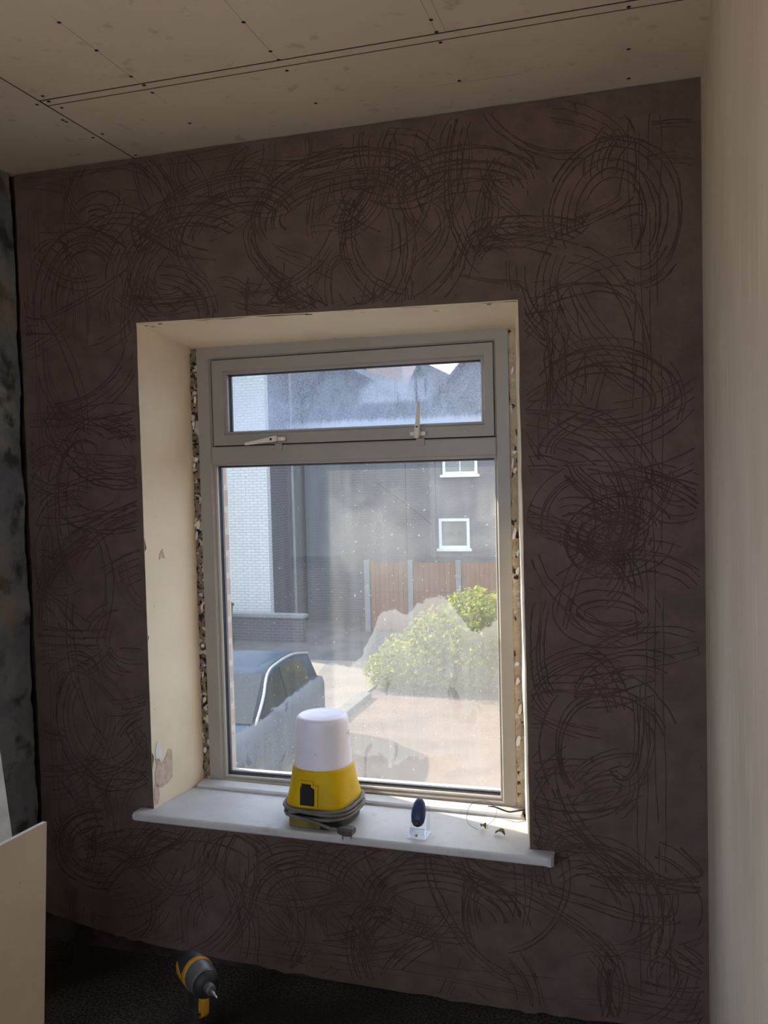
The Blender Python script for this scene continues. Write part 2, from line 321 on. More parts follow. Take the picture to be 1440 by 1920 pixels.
# window wall: scratch coat slab with ragged edges, masonry core behind it
def ragged(p, q, n, amp, seed, axis):
    out = []
    for i in range(n):
        t = i / n; x = p[0] + (q[0] - p[0]) * t; z = p[1] + (q[1] - p[1]) * t
        d = amp * (nzv(t * n * .55, seed) + .5 * nzv(t * n * 1.7, seed + 9)) if i else 0
        out.append((x + (d if axis == 0 else 0), z + (d if axis == 1 else 0)))
    return out
low = [(XL + .012, .100), (.60, .072), (.77, .046), (1.05, .030), (1.379, .013), (1.844, .005), (2.10, .006), (XR + .002, .020)]
outer = []
for i in range(len(low) - 1): outer += ragged(low[i], low[i + 1], 12, .007, 3 + i, 1)
outer += ragged((XR + .002, .020), (XR + .002, ZC - .004), 20, .001, 21, 0)
outer += ragged((XR + .002, ZC - .004), (XL + .008, ZC - .004), 40, .002, 31, 1)
outer += ragged((XL + .008, ZC - .004), (XL + .012, .100), 60, .0045, 41, 0)
hole = ragged((WL, WB), (WL + .001, WT + .012), 44, .0035, 51, 0) + ragged((WL, WT + .012), (WR - .004, WT - .010), 30, .002, 61, 1) + ragged((WR - .004, WT - .010), (WR + .004, WB - .02), 40, .0015, 71, 0) + ragged((WR + .004, WB - .02), (WL, WB), 20, .001, 81, 1)
bm = bmesh.new(); prism(bm, outer, [hole], lambda u, v, d: (u, d, v), .018)
wall_back = tag(link('wall_back', bm, M_scratch_coat), 'brown render scratch-coated window wall covered in swirling comb marks', kind='structure')
bm = bmesh.new()
box(bm, (XL - .3, .018, -.1), (WL - .02, .31, ZC + .1)); box(bm, (WR + .02, .018, -.1), (XR + .3, .31, ZC + .1))
box(bm, (WL - .02, .018, -.1), (WR + .02, .31, WB - .03)); box(bm, (WL - .02, .018, WT + .03), (WR + .02, .31, ZC + .1))
tag(link('masonry_core', bm, M_brick_gap, wall_back), 'dark old masonry behind the render')
# outer brick leaf with its own narrower opening
bm = bmesh.new(); OY0, OY1 = .312, .425; OL, OR_, OB, OT = .925, 1.905, .455, 1.862
box(bm, (XL - 2.5, OY0, -2.7), (OL, OY1, 3.2)); box(bm, (OR_, OY0, -2.7), (XR + 3.5, OY1, 3.2)); box(bm, (OL, OY0, -2.7), (OR_, OY1, OB)); box(bm, (OL, OY0, OT), (OR_, OY1, 3.2))
link('brick_leaf', bm, M_jamb, wall_back)
# scratch marks: combs of parallel arcs pulled through the wet render
def in_hole(x, z, e=.012): return WL - e < x < WR + e and WB - .03 - e < z < WT + e
def low_z(x):
    for (a, za), (b, zb) in zip(low, low[1:]):
        if a <= x <= b: return za + (zb - za) * (x - a) / (b - a)
    return .1
def ribbon(bm, pts, wd):
    prev = None
    for i, (x, z, ok) in enumerate(pts):
        if not ok: prev = None; continue
        a = pts[max(i - 1, 0)]; b = pts[min(i + 1, len(pts) - 1)]; dx, dz = b[0] - a[0], b[1] - a[1]; l = math.hypot(dx, dz) or 1
        nx, nz_ = -dz / l, dx / l; h = wd * (.6 + .55 * nzv(x * 60, z * 60))
        cur = [bm.verts.new((x + nx * h, .0002, z + nz_ * h)), bm.verts.new((x, -.0007, z)), bm.verts.new((x - nx * h, .0002, z - nz_ * h))]
        if prev: bm.faces.new((prev[0], prev[1], cur[1], cur[0])); bm.faces.new((prev[1], prev[2], cur[2], cur[1]))
        prev = cur
def okp(x, z): return XL + .022 < x < XR - .012 and low_z(x) + .012 < z < ZC - .012 and not in_hole(x, z)
bm = bmesh.new(); rs = random.Random(11)
def comb(cx, cz, rx, rz, a0, a1, tilt, nl, gap, wd):
    for k in range(nl):
        if rs.random() < .12: continue
        kk = k + rs.uniform(-.3, .3); sx, sz = rx - kk * gap, rz - kk * gap; ox, oz = rs.uniform(-.006, .006), rs.uniform(-.006, .006)
        if sx < .012 or sz < .012: break
        n = max(8, int(abs(a1 - a0) * max(sx, sz) / .014)); pts = []; s0 = rs.uniform(-.12, .12); s1 = rs.uniform(-.2, .2); ph = rs.uniform(0, 50)
        for i in range(n + 1):
            a = a0 + s0 + (a1 + s1 - a0 - s0) * i / n; u, v = sx * math.cos(a), sz * math.sin(a)
            j = .003 * nzv(i * .35 + ph, k) + .010 * nzv(i * .07 + ph, k * .3, 8); x = cx + ox + u * math.cos(tilt) - v * math.sin(tilt) + j; z = cz + oz + u * math.sin(tilt) + v * math.cos(tilt) + j
            pts.append((x, z, okp(x, z) and nzv(i * .11 + ph, k, 4) > -.42))
        ribbon(bm, pts, wd * rs.uniform(1.1, 2.5))
def straight(x0, z0, x1, z1, nl, gap, wd):
    l = math.hypot(x1 - x0, z1 - z0); nx, nz_ = -(z1 - z0) / l, (x1 - x0) / l
    for k in range(nl):
        n = int(l / .02); ph = rs.uniform(0, 50); o = k * gap; s = rs.uniform(-.03, .03)
        ribbon(bm, [(x0 + (x1 - x0) * i / n + nx * (o + .012 * nzv(i * .06 + ph) + .003 * nzv(i * .3 + ph)) , z0 + s + (z1 - z0) * i / n + nz_ * (o + .012 * nzv(i * .06 + ph) + .003 * nzv(i * .3 + ph)), okp(x0 + (x1 - x0) * i / n + nx * o, z0 + (z1 - z0) * i / n + nz_ * o) and nzv(i * .1 + ph, 2) > -.35) for i in range(n + 1)], wd)
# the swirls that read most clearly, then a scatter between them
for c in [(2.22, 1.28, .135, .105, .3, 6.0, .1, 6, .015), (2.20, 1.09, .14, .095, .2, 5.9, -.1, 6, .016), (2.19, 1.62, .20, .16, -.3, 2.4, .0, 7, .014), (2.08, 1.74, .06, .20, -.6, .6, .1, 5, .014),
          (1.50, 2.18, .27, .16, .1, 3.4, .1, 8, .016), (1.18, 2.16, .20, .13, .2, 3.2, .15, 7, .015), (1.02, 2.06, .26, .20, .7, 2.9, .1, 6, .016), (2.22, 2.08, .17, .2, -.7, 3.4, .0, 7, .016),
          (1.84, 2.19, .22, .12, .4, 3.3, -.05, 7, .015), (.70, 1.96, .20, .26, .8, 3.0, .1, 6, .015), (.68, 1.32, .16, .30, 1.0, 3.6, .1, 6, .015), (.72, .72, .20, .22, 2.2, 4.4, .2, 6, .014),
          (.66, .33, .17, .14, 1.2, 4.9, .2, 7, .014), (1.02, .30, .24, .15, .5, 3.2, .0, 7, .014), (1.35, .22, .22, .17, .3, 3.0, .1, 7, .015), (1.75, .24, .24, .16, .2, 3.3, -.1, 7, .015), (2.15, .30, .2, .2, -.6, 2.6, .0, 7, .016),
          (2.2, .72, .18, .20, .2, 3.6, .2, 6, .015)]:
    comb(*c, .0024)
gx = XL + .06
while gx < XR:
    gz = .08
    while gz < ZC:
        x, z = gx + rs.uniform(-.05, .05), gz + rs.uniform(-.05, .05)
        if not in_hole(x, z, -.05):
            a = rs.uniform(0, 6.28); comb(x, z, rs.uniform(.08, .36), rs.uniform(.07, .30), a, a + rs.uniform(.5, 2.0) * rs.choice((-1, 1)), rs.uniform(-.6, .6), rs.randint(3, 6), rs.uniform(.010, .017), rs.uniform(.0012, .0021))
        gz += .092
    gx += .092
straight(XR - .10, .08, XR - .10, 2.30, 4, .022, .0022); straight(XL + .06, .5, XL + .055, 2.3, 3, -.016, .0018)
straight(XL + .02, 2.355, 1.2, 2.37, 2, .018, .002); straight(1.1, .06, 2.35, .05, 3, .016, .002)
for k in range(9): straight(2.02 + rs.uniform(0, .1), 1.95 - .02 * k, 2.03 + rs.uniform(0, .05), 1.70 - .02 * k, 1, .01, .0016)
for k in range(5): straight(2.14 + .035 * k, 1.34, 2.12 + .035 * k, 1.23, 1, .01, .0024)
tag(link('comb_scratch', bm, M_groove, wall_back), 'dark comb scratches pulled through wet render', kind='stuff')

LY0, LY1 = -2.75, -1.48
# left wall: old stripped plaster with an uneven surface and a ragged end at the corner
bm = bmesh.new(); NY, NZ = 60, 110; V = {}
for i in range(NY + 1):
    for j in range(NZ + 1):
        t = (i / NY) ** 2; z = -.02 + (ZC + .04) * j / NZ
        e = .012 * nzv(z * 7, 3.3) + .008 * nzv(z * 26, 8)
        y = -.008 + e + (YR + .01) * t; d = .007 * nzv(y * 6, z * 6, 1) + .003 * nzv(y * 25, z * 25, 5)
        V[i, j] = bm.verts.new((XL + d + (-.02 if i == 0 else 0), min(y, -.001), z))
for i in range(NY):
    for j in range(NZ):
        ym = V[i, j].co.y; zm = V[i, j].co.z
        if LY0 < ym < LY1 and .05 < zm < 1.72: continue      # unseen opening beside the viewer, added to let in fill daylight
        bm.faces.new((V[i, j], V[i, j + 1], V[i + 1, j + 1], V[i + 1, j]))
wall_left = tag(link('wall_left', bm, M_oldwall, smooth=True), 'stripped old wall with grey, blue-black and ochre patches at left', kind='structure')
bm = bmesh.new(); box(bm, (XL - .14, YR - .1, -.1), (XL - .03, LY0 - .06, ZC + .1)); box(bm, (XL - .14, LY1 + .06, -.1), (XL - .03, .018, ZC + .1)); box(bm, (XL - .14, LY0 - .06, -.1), (XL - .03, LY1 + .06, .06)); box(bm, (XL - .14, LY0 - .06, 1.76), (XL - .03, LY1 + .06, ZC + .1))
link('masonry_core', bm, M_brick_gap, wall_left)
# right wall: pale skimmed plaster
bm = bmesh.new(); box(bm, (XR, YR - .3, -.1), (XR + .3, .018, ZC + .1)); tag(link('wall_right', bm, M_skim), 'pale grey-beige skimmed plaster wall at right', kind='structure')
# rear wall; its unseen opening is added to let daylight fill the room
bm = bmesh.new(); DX0, DX1, DZ0, DZ1 = .85, 2.05, .85, 2.15
box(bm, (XL - .05, YR - .1, -.1), (DX0, YR, ZC + .1)); box(bm, (DX1, YR - .1, -.1), (XR + .05, YR, ZC + .1)); box(bm, (DX0, YR - .1, -.1), (DX1, YR, DZ0)); box(bm, (DX0, YR - .1, DZ1), (DX1, YR, ZC + .1))
tag(link('wall_rear', bm, M_skim), 'plastered rear wall with an unseen opening added for fill daylight', kind='structure')
floor = tag(mk('floor', (XL - .05, YR - .1, -.12), (XR + .05, .03, 0.0), M_carpet), 'dark worn carpet floor', kind='structure')
# ceiling: separate plasterboards with open joints
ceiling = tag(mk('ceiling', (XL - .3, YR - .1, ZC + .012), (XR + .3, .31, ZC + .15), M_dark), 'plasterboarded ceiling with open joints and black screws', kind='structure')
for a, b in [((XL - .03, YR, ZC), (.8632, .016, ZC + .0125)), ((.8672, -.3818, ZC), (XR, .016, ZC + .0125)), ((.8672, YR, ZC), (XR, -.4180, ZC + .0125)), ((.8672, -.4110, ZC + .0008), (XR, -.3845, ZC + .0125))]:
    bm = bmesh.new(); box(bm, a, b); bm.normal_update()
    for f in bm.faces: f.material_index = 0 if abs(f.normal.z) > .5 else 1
    link('ceiling_board', bm, [M_board, M_seam_shade], ceiling)
bm = bmesh.new(); lathe(bm, [(.0001, .0006), (.0042, .0006), (.0046, -.0006), (.0030, -.0012), (.0001, -.0012)], 10); scr = None
for x, y in [(1.15, -.721), (1.151, -.593), (1.151, -.457), (.892, -.437), (.885, -.405), (.847, -.4), (.892, -.363), (.846, -.297), (.848, -.285), (.887, -.181), (.848, -.168), (1.154, -.406), (1.151, -.363), (.883, -.011), (1.144, -.165), (1.506, -.597), (1.507, -.462), (1.508, -.419), (1.505, -.363), (1.503, -.17), (1.877, -.477), (1.876, -.423), (1.874, -.375), (1.874, -.173), (2.273, -.392), (2.269, -.202), (2.266, -.045)]:
    if scr is None: scr = link('screw', bm, M_screw, ceiling); scr.location = (x, y, ZC)
    else: share('screw', scr, ceiling, (x, y, ZC))
for x, y0, y1 in [(1.151, -.75, -.415), (1.507, -.75, -.43), (1.875, -.7, -.415), (1.895, -.7, -.415), (1.152, -.38, -.3)]:
    mk('pencil_line', (x - .0006, y0, ZC - .0002), (x + .0006, y1, ZC + .001), M_pencil, ceiling)
mk('pencil_line', (1.80, -.2005, ZC - .0002), (2.02, -.1992, ZC + .001), M_pencil, ceiling).rotation_euler = (0, 0, .02)

# ------------------------------------------------------------------ window reveals (cream plaster), exposed mortar
YF = .24                                             # inner face of the window frame
def sheet(name, P, nu, nv, m, parent, amp=.0015, fr=9.0, thick=None, seed=0, smooth=True):
    """gently uneven plaster sheet between four corners P00,P10,P01,P11 (u across, v along), given thickness"""
    a, b, c, d = [Vector(p) for p in P]; n = (b - a).cross(c - a).normalized(); bm = bmesh.new(); G = {}
    for i in range(nu + 1):
        for j in range(nv + 1):
            u, v = i / nu, j / nv; p = (a * (1 - u) + b * u) * (1 - v) + (c * (1 - u) + d * u) * v
            G[i, j] = bm.verts.new(p + n * amp * (nzv(p.x * fr + seed, p.y * fr, p.z * fr) + .4 * nzv(p.x * fr * 4 + seed, p.y * fr * 4, p.z * fr * 4)))
    fs = [bm.faces.new((G[i, j], G[i + 1, j], G[i + 1, j + 1], G[i, j + 1])) for i in range(nu) for j in range(nv)]
    if thick:
        e = bmesh.ops.extrude_face_region(bm, geom=fs)
        for v in e['geom']:
            if isinstance(v, bmesh.types.BMVert): v.co += Vector(thick)
    return link(name, bm, m, parent, smooth=False)
LB, RB = .897, 1.940
rl = sheet('window_reveal', ((WL + .001, -.001, .452), (LB, YF + .02, .452), (WL + .002, -.001, WT + .012), (LB, YF + .02, WT - .018)), 10, 50, M_reveal, wall_back, .0016, 6, (-.022, .012, 0))
sheet('window_reveal', ((WR + .002, -.001, .436), (RB, YF + .02, .436), (WR - .004, -.001, WT - .008), (RB - .004, YF + .02, WT - .03)), 10, 50, M_reveal, wall_back, .003, 7, (.022, .012, 0), 5)
sheet('window_reveal', ((WL, -.001, WT + .012), (WR - .003, -.001, WT - .009), (LB - .01, YF + .02, WT - .036), (RB + .005, YF + .02, WT - .042)), 40, 10, M_reveal, wall_back, .0014, 6, (0, .012, .03), 9)
# knocked-off paint: bare plaster patch and filler on the left reveal
def rx(y): return WL + .001 + (LB - WL) * (y + .001) / (YF + .021)
def blob(name, cy, cz, pts, m):
    bm = bmesh.new(); prism(bm, [(cy + y, cz + z) for y, z in pts], [], lambda u, v, d: (rx(u) + .0018 + d, u, v), -.004); return link(name, bm, m, wall_back)
blob('bare_patch', .045, .58, [(-.035, -.05), (-.01, -.062), (.02, -.058), (.042, -.045), (.046, 0), (.043, .04), (.03, .046), (.012, .022), (-.006, .012), (-.016, .03), (-.034, .034), (-.026, .015), (-.036, -.01)], M_bare)
blob('bare_patch', .012, .50, [(-.009, -.03), (.006, -.024), (.014, 0), (.010, .03), (-.004, .04), (-.010, .02)], M_bare)
blob('filler_spot', .028, .625, [(-.013, -.02), (.004, -.024), (.014, 0), (.008, .03), (-.004, .038), (-.013, .016)], M_filler)
blob('bare_patch', .075, 1.225, [(-.012, -.012), (.0, -.006), (.014, -.01), (.008, .006), (.004, .018), (-.008, .006)], M_bare)
# soffit nicks
for x, y, l, a in [(.885, .022, .02, .5), (.905, .034, .03, .5), (.93, .012, .012, .1), (1.40, .006, .02, .1), (1.905, .012, .012, .1)]:
    mk('soffit_nick', (-l / 2, -.0012, -.0012), (l / 2, .0012, .004), M_dark, wall_back).location = (x, y, WT + .012 - .021 * (x - WL) / (WR - WL) - .032 * y / .26 - .0008)
    bpy.context.scene.objects[-1].rotation_euler = (0, 0, a)
def mortar(name, x0a, x1a, x0b, x1b, z0, z1, seed, m):
    bm = bmesh.new(); nu, nv = 10, 260; G = {}
    for i in range(nu + 1):
        for j in range(nv + 1):
            u, v = i / nu, j / nv; z = z0 + (z1 - z0) * v; xa = x0a + (x0b - x0a) * v + (.004 * nzv(z * 22, seed) if i == 0 else 0); xb = x1a + (x1b - x1a) * v; x = xa + (xb - xa) * u
            d = .006 * nzv(x * 40 + seed, z * 30) + .003 * nzv(x * 120, z * 90, seed) + .002
            G[i, j] = bm.verts.new((x, YF + .004 + max(-.006, d), z))
    fs = [bm.faces.new((G[i, j], G[i + 1, j], G[i + 1, j + 1], G[i, j + 1])) for i in range(nu) for j in range(nv)]
    e = bmesh.ops.extrude_face_region(bm, geom=fs)
    for v in e['geom']:
        if isinstance(v, bmesh.types.BMVert): v.co.y = .315
    return link(name, bm, m, wall_back)
tag(mortar('exposed_mortar', .893, .932, .885, .926, .46, 1.868, 2.0, M_mortar), 'crumbling mortar between reveal and window frame')
tag(mortar('exposed_mortar', 1.890, 1.95, 1.912, 1.945, .45, 1.872, 7.0, M_mortar2), 'crumbling mortar with paint flakes beside the frame')
# curling paint flakes along both strips
rf = random.Random(5)
for k in range(26):
    side = k % 2; z = .56 + 1.2 * rf.random(); x = (.906 + rf.uniform(-.006, .008)) if side == 0 else (1.930 + rf.uniform(-.006, .006)); h = rf.uniform(.012, .04); w_ = rf.uniform(.003, .008)
    bm = bmesh.new(); pts = [(rf.uniform(.6, 1.2) * w_ * math.cos(a), rf.uniform(.7, 1.1) * h * .5 * math.sin(a)) for a in [i * .785 for i in range(8)]]
    prism(bm, pts, [], lambda u, v, d: (x + u + v * .15, YF - .003 + d + abs(v) * .1, z + v), .0015); link('paint_flake', bm, M_filler if k % 3 else M_reveal, wall_back)

# ------------------------------------------------------------------ window
win = thing('window_1', 'white double-glazed window with top-hung fanlight and dirty panes', None, (0, 0, 0), kind='structure')
FL, FR, FB, FT = .922, 1.918, .44, 1.872
IL, IR = .968, 1.876                                 # inner edges of the jambs
def member(name, A, B, C, D, y0, y1, m, parent, ch=.006):
    """one bar of a frame: A,B outer edge ends, D,C inner edge ends (x,z), bevelled on its inner edge"""
    bm = bmesh.new(); A, B, C, D = [Vector((p[0], 0, p[1])) for p in (A, B, C, D)]
    def off(p, q, s): return p + (q - p).normalized() * s
    D1, C1 = off(D, A, ch), off(C, B, ch)
    f = [v + Vector((0, y0, 0)) for v in (A, B, C1, D1)]; s = [v + Vector((0, y0 + ch, 0)) for v in (C, D)]; b = [v + Vector((0, y1, 0)) for v in (A, B, C, D)]
    F = [bm.verts.new(v) for v in f]; Sx = [bm.verts.new(v) for v in s]; Bk = [bm.verts.new(v) for v in b]
    bm.faces.new(F); bm.faces.new((F[3], F[2], Sx[0], Sx[1])); bm.faces.new((Sx[1], Sx[0], Bk[2], Bk[3])); bm.faces.new(Bk[::-1])
    bm.faces.new((F[0], Bk[0], Bk[1], F[1])); bm.faces.new((F[1], Bk[1], Bk[2], Sx[0], F[2])); bm.faces.new((F[0], F[3], Sx[1], Bk[3], Bk[0]))
    return link(name, bm, m, parent)
def ring(name, o, i, y0, y1, m, parent, ch=.006):
    (xa, za, xb, zb), (xc, zc, xd, zd) = o, i
    return [member(name, (xa, za), (xa, zb), (xc, zd), (xc, zc), y0, y1, m, parent, ch), member(name, (xb, zb), (xb, za), (xd, zc), (xd, zd), y0, y1, m, parent, ch),
            member(name, (xa, zb), (xb, zb), (xd, zd), (xc, zd), y0, y1, m, parent, ch), member(name, (xb, za), (xa, za), (xc, zc), (xd, zc), y0, y1, m, parent, ch)]
fr = thing('window_frame', None, None); fr.parent = win
ring('frame_member', (FL, FB, FR, FT), (IL, .484, IR, 1.833), YF, .312, M_upvc, fr, .008)
tr = mk('transom', (IL - .004, YF + .0005, 1.502), (IR + .004, .312, 1.556), M_upvc, fr, .004)
# slim glazing beads of the lower light, gasket line and spacer bars
bd = thing('lower_glazing_bead', None, None); bd.parent = win
ring('bead_strip', (IL, .484, IR, 1.502), (IL + .008, .491, IR - .006, 1.495), YF + .008, YF + .026, M_upvc, bd, .004)
gk = thing('gasket', None, None); gk.parent = win
ring('gasket_strip', (IL + .006, .489, IR - .004, 1.497), (IL + .010, .493, IR - .008, 1.4925), YF + .024, YF + .030, M_seal, gk, .001)
sb = thing('spacer_bar', None, None); sb.parent = win
ring('spacer_strip', (IL - .002, .470, IR + .006, 1.51), (IL + .0105, .4975, IR - .010, 1.489), YF + .036, YF + .048, M_spacer, sb, .001)
# lower pane: two sheets of glass, the outer one carrying the dried dirt
def pane(a, b, m_film):
    pn = mk('pane', (a[0], YF + .030, a[1]), (b[0], YF + .034, b[1]), M_glass, win)
    mk('outer_sheet', (a[0], YF + .050, a[1]), (b[0], YF + .054, b[1]), M_glass, pn)
    bm = bmesh.new(); v = [bm.verts.new((x, YF + .0550, z)) for x, z in ((a[0], a[1]), (b[0], a[1]), (b[0], b[1]), (a[0], b[1]))]; bm.faces.new(v)
    tag(link('dirt_film', bm, m_film, pn), 'streaky whitish dirt and condensation on the glass'); return pn
lowp = pane((IL, .474), (IR, 1.51), M_film_low)
for k, (x, z, l) in enumerate([(1.378, 1.076, .012), (1.368, 1.155, .006), (1.303, 1.10, .006), (1.40, .985, .004), (1.655, 1.10, .007), (1.45, 1.02, .004)]):
    bm = bmesh.new(); lathe(bm, [(.0001, 0), (l * .5, 0), (l * .38, .0008), (.0001, .001)], 9); o = link('paint_speck', bm, M_filler, lowp); o.location = (x, YF + .030, z); o.rotation_euler = (math.radians(90), 0, 0); o.scale = (1, .5, 1)
# fanlight sash
SH = YF + .006
sa = thing('fanlight_sash', None, None); sa.parent = win
ring('sash_rail', (IL + .0035, 1.5595, IR - .0035, 1.8295), (1.012, 1.597, 1.841, 1.790), SH, .30, M_upvc, sa, .007)
ring('sash_bead', (1.012, 1.597, 1.841, 1.790), (1.019, 1.6025, 1.8345, 1.784), SH + .007, SH + .026, M_upvc, sa, .004)
ring('sash_gasket', (1.017, 1.601, 1.8365, 1.786), (1.0205, 1.6035, 1.833, 1.7815), SH + .022, SH + .028, M_seal, sa, .001)
ring('sash_spacer', (1.01, 1.59, 1.845, 1.795), (1.0215, 1.6045, 1.832, 1.7805), SH + .034, SH + .044, M_spacer, sa, .001)
pane((1.01, 1.592), (1.843, 1.793), M_film_up)
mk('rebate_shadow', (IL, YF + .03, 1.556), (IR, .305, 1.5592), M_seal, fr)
# handles
def handle(x, z, ang, plate):
    h = thing('window_handle', 'white lever handle on fanlight', None, (x, SH, z)); h.parent = win
    mk('base_plate', (-.020 + plate, -.012, -.006), (.028 + plate, 0, .006), M_handle, h, .0025)
    bm = bmesh.new(); rings = []
    for t, hw, dp in [(-.014, .0045, .008), (-.010, .0085, .011), (.006, .0090, .012), (.018, .0075, .012), (.05, .0058, .009), (.088, .0050, .007), (.094, .0035, .006)]:
        yc = -.020 - .006 * max(0, t) / .09
        rings.append([(t, yc + dp * .5 * sy, hw * sz) for sy, sz in ((-1, -.7), (-1, .7), (-.4, 1), (1, .9), (1, -.9), (-.4, -1))])
    loft(bm, rings); lv = link('lever', bm, M_handle, h, True); lv.rotation_euler = (0, -ang, 0)
    bm = bmesh.new(); lathe(bm, [(.0001, 0), (.0042, 0), (.0042, .003), (.003, .0038), (.0001, .0038)], 12); k = link('lock_button', bm, M_black, h); k.rotation_euler = (math.radians(90), 0, 0); k.location = (.006 * math.cos(ang) + .001, -.0235, .006 * math.sin(ang) + (.014 if abs(ang - 1.5) < .5 else 0))
    bm = bmesh.new(); tube(bm, [(0, -.016, 0), (.0, -.002, -.001), (0, 0, -.002)], .006, 10); link('spindle', bm, M_handle, h)
    st = mk('strike_plate', (-.004 + plate * .5, -.004, -.036), (.022 + plate * .5, .0, -.014), M_upvc, h, .0015); st.location = (0, -.0055, 0)
    return h
handle(1.185, 1.5735, math.radians(188), .008)
handle(1.646, 1.5735, math.radians(84), -.004)
# sill board with horns and rounded nosing, cover strip at the frame foot
def zs(x): return .4655 - .0113 * (x - .815)
bm = bmesh.new(); poly = [(.815, -.050), (2.035, -.050), (2.047, -.047), (2.053, -.038), (2.053, -.0015), (WR + .000, -.0015), (WR - .002, .07), (RB - .002, .236), (LB + .002, .236), (WL + .003, .0), (WL, -.0015), (.815, -.0015)]
prism(bm, poly, [], lambda u, v, d: (u, v, zs(u) + d), -.024)
top = [e for e in bm.edges if all(v.co.y < -.03 for v in e.verts) and abs(e.verts[0].co.x - e.verts[1].co.x) > 1]
bmesh.ops.bevel(bm, geom=top, offset=.007, segments=4, affect='EDGES', profile=.5)
tag(link('window_sill', bm, M_sill, win), 'white painted sill board with projecting ends')
bm = bmesh.new(); rings = []
for i in range(31):
    x = LB + .004 + (RB - LB - .006) * i / 30; z = zs(x); rings.append([(x, .236, z - .001), (x, .192 + .0008 * nzv(x * 30), z - .001), (x, .190, z + .007), (x, .195, z + .0115), (x, .236, z + .016)])
loft(bm, rings); tag(link('cover_strip', bm, M_sill, win), 'white cover strip along the frame foot')

# ------------------------------------------------------------------ site lamp on the sill
LX, LY = 1.385, .062
lamp = thing('site_lamp', 'yellow and white site lamp wrapped in grey cable on the window sill', 'work lamp', (LX, LY, zs(LX)), (0, 0, math.radians(-4)))
def sq(r, e, z, n=48, off=(0, 0)):
    o = []
    for j in range(n):
        a = 2 * math.pi * j / n; c, s = math.cos(a), math.sin(a); k = (abs(c) ** e + abs(s) ** e) ** (-1 / e); o.append((r * k * c + off[0], r * k * s + off[1], z))
    return o
bm = bmesh.new(); loft(bm, [sq(.0855, 2.2, .158), sq(.083, 2.1, .172), sq(.080, 2, .22), sq(.0765, 2, .28), sq(.0755, 2, .293), sq(.073, 2, .302), sq(.066, 2, .307), sq(.064, 2, .3065), sq(.058, 2, .3045), sq(.02, 2, .306)]); link('diffuser', bm, M_lampw, lamp, True)
bm = bmesh.new(); loft(bm, [sq(.070, 4.0, .054), sq(.0915, 4.2, .057), sq(.0945, 4.2, .064), sq(.0938, 3.9, .072), sq(.0910, 3.2, .10), sq(.0878, 2.5, .14), sq(.0868, 2.3, .158), sq(.0855, 2.2, .1655), sq(.08, 2.2, .1655)]); body = link('housing', bm, M_yellow, lamp, True)
bm = bmesh.new(); prism(bm, [(-.030, .056), (.018, .056), (.018, .118), (.006, .118), (.006, .128), (-.028, .128), (-.028, .118), (-.030, .118)], [[(-.025, .060), (.0125, .060), (.0125, .112), (.002, .112), (.002, .122), (-.022, .122), (-.022, .112), (-.025, .112)]], lambda u, v, d: (u * 1.25 + .000, -.0965 + (v - .056) * .085 - .0025 + d, v + .010), .012); so = link('socket_surround', bm, M_yellow, lamp)
bm = bmesh.new(); prism(bm, [(-.024, .061), (.0085, .061), (.0085, .106), (.000, .110), (.000, .118), (-.020, .118), (-.020, .110), (-.024, .106)], [], lambda u, v, d: (u * 1.25 + .000, -.0965 + (v - .056) * .085 - .0050 + d, v + .010), .016); sf = link('socket_flap', bm, M_black, lamp)
bm = bmesh.new(); loft(bm, [sq(.084, 4.5, .0), sq(.0885, 4.5, .003), sq(.0885, 4.5, .030), sq(.080, 4.2, .036), sq(.078, 4, .056)]); link('foot', bm, M_black, lamp, False)
bm = bmesh.new(); box(bm, (-.070, -.0925, .003), (.026, -.080, .029), .003); link('foot_panel', bm, M_foot, lamp)
bm = bmesh.new(); pts = []; T = 7.15
for i in range(int(T * 40) + 1):
    t = i / 40; a = math.radians(200) + 2 * math.pi * t; lay = t % 1.0; k = (abs(math.cos(a)) ** 3 + abs(math.sin(a)) ** 3) ** (-1 / 3)
    r = (.1000 + .0065 * math.sin(t * 1.3 + .5) + .002 * nzv(t * 3)) * k; z = .0475 + .0125 * math.sin(t * 2.1 + .3) + .0035 * nzv(t * 4, 5); pts.append((r * math.cos(a), r * math.sin(a), z))
pts += smooth_pts([pts[-1], (-.068, -.108, .044), (0, -.114, .036), (.055, -.119, .026), (.075, -.122, .022)], 6)[1:]
tube(bm, pts, .0046, 8); link('cable', bm, M_cable, lamp, True)
bm = bmesh.new()
for s in range(6): tube(bm, [(.070 + .005 * s, -.1215, .022), (.0742 + .005 * s, -.1215, .022)], .0058 - .0002 * s, 10)
pc = thing('plug', 'dark grey three-pin plug hanging at the cable end', None, (.100, -.1215, .014)); pc.parent = lamp; pc.scale = (.88, .88, .88)
g = link('strain_relief', bm, M_cable, pc); g.location = (-.102, .1215, -.0125)
bm = bmesh.new(); loft(bm, [[(x, y * w_ , z * h_ + zo) for y, z in ((-1, -1), (1, -1), (1, .4), (.6, 1), (-.6, 1), (-1, .4))] for x, w_, h_, zo in [(-.004, .010, .007, .010), (.010, .017, .010, .012), (.022, .021, .011, .012), (.042, .021, .011, .012), (.047, .018, .009, .012)]]); link('plug_body', bm, M_plug, pc)
for x, y in ((.014, -.011), (.014, .011), (.038, 0)): mk('pin', (x - .002, y - .003, -.014), (x + .002, y + .003, .002), M_pin, pc)

